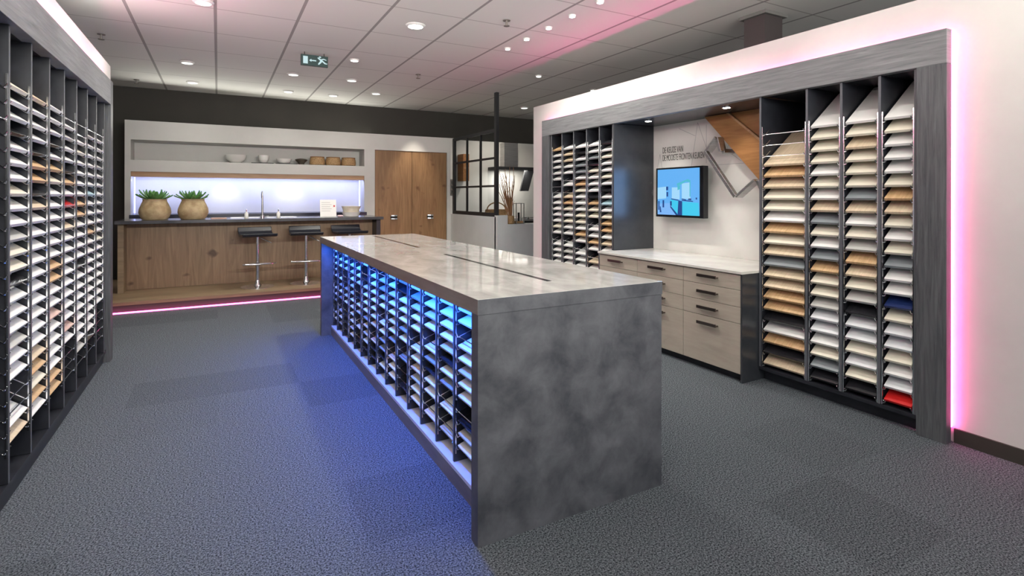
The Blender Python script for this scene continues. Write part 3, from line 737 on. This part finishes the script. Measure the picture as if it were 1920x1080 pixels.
for i, (x, l_) in enumerate(((1.455, 'leftmost'), (1.71, 'middle one'), (1.965, 'rightmost'))):
    b_ = thing('wicker_basket', 'rounded wicker basket on the upper shelf, %s of three' % l_, 'basket', (x, 9.45, ZS), 'wicker baskets on the upper shelf')
    MB().lathe([(.085, 0), (.118, .01), (.125, .05), (.118, .10), (.105, .135), (.097, .135), (.10, .10), (.10, .02)], (x, 9.45, ZS), 24).build('body', M['wicker'], b_, 0, True)
    for r_ in (.128,):
        q = MB(); pts = [(x + r_ * .84 * math.cos(t), 9.45 + r_ * .84 * math.sin(t), ZS + .137) for t in [2 * PI * k / 20 for k in range(21)]]
        q.tube(pts, .007, 6).build('rim', M['branch'], b_)
# neighbouring kitchen seen through the window: white wall, hood, worktop, basket, branches
struct('wall_second_kitchen', box(3.90, 6.9, 9.40, 9.52, 0, 2.36), M['white'])
hd = thing('cooker_hood', 'angled black cooker hood with a steel chimney beyond the window', 'cooker hood', (5.05, 9.3, 1.4))
box(4.87, 5.17, 9.22, 9.399, 1.85, 2.34).build('chimney', M['steel'], hd)
MB().prism([(9.39, 1.80), (9.39, 1.86), (8.98, 1.86), (8.98, 1.80)], 'x', 4.60, 5.40).build('canopy', M['black'], hd, .004)
MB().prism([(5.42, 1.86), (5.22, 1.86), (5.10, 1.40), (5.28, 1.40)], 'y', 8.99, 9.03).build('angled_glass', M['black'], hd)
wk = thing('hob_worktop', 'pale worktop with a black hob beyond the low wall', 'worktop', (5, 9.1, 0))
box(3.95, 6.6, 8.78, 9.399, 0, .80).build('cabinet', M['ceramic'], wk)
box(3.93, 6.6, 8.75, 9.399, .80, .84).build('top', M['black'], wk)
lamp('AREA', 'hood_light', (5.0, 9.05, 1.79), 10, (1, .95, .85), target=(5.1, 9.2, 0), sx=.5, sy=.2)
lamp('SPOT', 'downlight_lamp', (4.6, 8.3, ZC - .05), 60, WARM, .06, (4.7, 9.2, .9), 110, .8)
for i in range(3):
    x = 4.95 + i * .17
    t = thing('saucepan', 'small steel pan on the hob beyond the window, %s' % ('left', 'middle', 'right')[i], 'pan', (x, 9.1, .84), 'pans on the far hob')
    MB().lathe([(.055, 0), (.06, .005), (.06, .05), (.054, .05), (.052, .01)], (x, 9.1, .84), 20).build('body', M['steel'], t, 0, True)
    MB().rod((x + .058, 9.08, .88), (x + .13, 9.0, .885), .006, 6).build('handle', M['black'], t)
wb = thing('woven_basket', 'wide woven basket behind the window glass on the far counter', 'basket', (4.25, 8.3, .0))
box(3.98, 4.55, 7.9, 8.72, 0, .93).build('stand', M['ceramic'], wb)
MB().lathe([(.10, 0), (.17, .03), (.20, .09), (.19, .14), (.18, .14), (.17, .05)], (4.22, 8.28, .93), 28).build('bowl', M['wicker'], wb, 0, True)
q = MB(); q.tube([(4.22 - .18 * math.cos(t), 8.28, 1.06 + .13 * math.sin(t)) for t in [PI * k / 10 for k in range(11)]], .011, 6).build('handle', M['wicker'], wb)
wc_ = thing('wall_cabinet', 'small brown wooden wall cabinet seen through the left window panes', 'cabinet', (4.03, 9.3, 1.58))
box(3.97, 4.09, 9.14, 9.399, 1.58, 2.08).build('body', M['warm_wood'], wc_)
box(3.985, 4.08, 9.13, 9.14, 1.80, 1.84).build('shelf_edge', M['lintel_wood'], wc_)
# branches in a wicker vase standing on the low wall
br = thing('branch_vase', 'wicker vase of dry brown branches standing on the low wall', 'vase', (4.01, 7.46, .861))
rr = random.Random(4)
MB().lathe([(.05, 0), (.06, .01), (.065, .08), (.058, .13), (.052, .13), (.05, .02)], (4.05, 7.46, .861), 20).build('vase', M['wicker'], br, 0, True)
q = MB()
for i in range(20):
    a = rr.uniform(PI * .45, PI * 1.6); tl = rr.uniform(.05, .24); h__ = rr.uniform(.45, .92)
    pts = [(4.05, 7.46, .9)]
    for j in range(1, 6):
        u = j / 5; pts.append((4.05 + math.cos(a) * tl * u ** 1.3 + rr.uniform(-.012, .012), 7.46 + math.sin(a) * tl * u + rr.uniform(-.01, .01), .9 + h__ * u))
    q.tube(pts, [.012, .011, .009, .007, .005, .003], 5)
    for _ in range(2):
        p = Vector(pts[rr.randint(2, 4)]); q.rod(p, p + Vector((rr.uniform(-.06, .06), rr.uniform(-.04, .04), rr.uniform(.07, .14))), .003, 4, .0012)
q.build('branches', M['branch'], br)
ln = thing('metal_lantern', 'open metal frame lantern on the low wall beside the vase', 'lantern', (4.18, 7.46, .861))
q = MB()
for x in (4.13, 4.27):
    for y in (7.415, 7.505): q.box(x - .006, x + .006, y - .006, y + .006, .861, 1.19)
for z in (.866, 1.186):
    q.box(4.13, 4.27, 7.409, 7.421, z - .005, z + .005).box(4.13, 4.27, 7.499, 7.511, z - .005, z + .005).box(4.124, 4.136, 7.415, 7.505, z - .005, z + .005).box(4.264, 4.276, 7.415, 7.505, z - .005, z + .005)
q.build('frame', M['steel'], ln)
MB().box(4.14, 4.26, 7.425, 7.495, .872, .905).build('base_block', M['wicker'], ln)
MB().rod((4.20, 7.46, .905), (4.20, 7.46, 1.04), .018, 12).build('candle', M['black'], ln)

# ------------------------------------------------------------------ ceiling fittings
def downlight(x, y, r, mat, lab, deep=True, group='round downlights in the ceiling'):
    t = thing('downlight', lab, 'ceiling light', (x, y, ZC - .02), group)
    MB().lathe([(r, 0), (r * 1.25, .012), (r * 1.25, .016), (r, .016)], (x, y, ZC - .018), 28).build('ring', M['card'], t, 0, True)
    MB().rod((x, y, ZC - .0185), (x, y, ZC - .012), r * .92, 24).build('lens', mat, t)
downlight(1.64, 4.91, .075, M['lampglow'], 'large bright round downlight above the middle of the island')
downlight(1.42, 6.50, .045, M['lampglow'], 'bright round downlight just right of the green exit sign')
for i, y in enumerate((5.18, 4.77, 4.35, 3.96, 3.56)):
    downlight(2.775, y, .028, M['lampglow'], 'small spotlight, %s from the far end of the row of five near right wall' % ('first', 'second', 'third', 'fourth', 'fifth')[i], group='row of small ceiling spotlights')
downlight(3.77, 6.156, .035, M['lampglow'], 'bright small downlight in the ceiling right of the black window post')
downlight(5.0, 6.58, .04, M['lampglow'], 'bright small downlight seen just above the right wall top')
for x, y, l_ in ((-.33, 7.6, 'left one in the nearer row before the dark wall'), (.875, 7.65, 'below the exit sign in the nearer row'), (1.635, 7.65, 'right of centre in the nearer row'), (2.18, 8.45, 'farther right, near the dark wall'), (-.32, 8.9, 'leftmost in the row by the dark wall'), (.95, 8.95, 'middle of the row by the dark wall'), (1.62, 8.95, 'right in the row by the dark wall'), (4.9, 8.5, 'far corner above the second kitchen'), (-.11, 5.17, 'at the top edge above the left aisle')):
    downlight(x, y, .065, M['lampdim'], 'dim round recessed downlight, ' + l_)
for x, y, l_ in ((2.33, 4.37, 'above the island beside the spotlight row'), (2.335, 6.88, 'beyond the island, near the window post'), (-1.03, 6.71, 'above the end of the left wall'), (-1.0, 9.1, 'in the far left corner')):
    t = thing('sprinkler_head', 'small dark sprinkler head in the ceiling, ' + l_, 'sprinkler', (x, y, ZC - .06))
    MB().rod((x, y, ZC - .006), (x, y, ZC - .001), .035, 20).build('plate', M['edge'], t)
    MB().rod((x, y, ZC - .05), (x, y, ZC - .006), .010, 10).rod((x, y, ZC - .055), (x, y, ZC - .05), .028, 12).build('head', M['edge'], t)
# exit sign
es = thing('exit_sign', 'green emergency exit sign with running figure hanging from the ceiling', 'exit sign', (.955, 6.4, 2.76))
box(.81, 1.10, 6.40, 6.43, 2.765, 2.888).build('box', M['black'], es, .002)
box(.813, 1.097, 6.3985, 6.40, 2.768, 2.885).build('face', M['signgreen'], es)
for x in (.85, 1.06): MB().rod((x, 6.415, 2.888), (x, 6.415, ZC), .004, 8).build('hanger', M['black'], es)
q = MB(); yF = (6.3970, 6.3984)
def fl(poly): q.prism([(.81 + u * .29, 2.765 + v * .123) for u, v in poly], 'y', *yF)
fl([(.08, .17), (.25, .17), (.25, .84), (.08, .84)]); q.build('door_symbol', M['signwhite'], es); q = MB()
fl([(.30, .5), (.38, .64), (.38, .55), (.56, .55), (.56, .45), (.38, .45), (.38, .36)]); q.build('arrow_symbol', M['signwhite'], es); q = MB()
fl([(.60, .78), (.64, .84), (.78, .62), (.92, .36), (.97, .36), (.97, .28), (.88, .28), (.78, .46), (.70, .24), (.65, .16), (.62, .22), (.71, .54)])
fl([(.72, .58), (.84, .68), (.92, .62), (.95, .66), (.84, .77), (.68, .66)])
fl([(.66, .84), (.70, .80), (.74, .84), (.74, .91), (.70, .95), (.66, .91)]); q.build('running_figure', M['signwhite'], es)
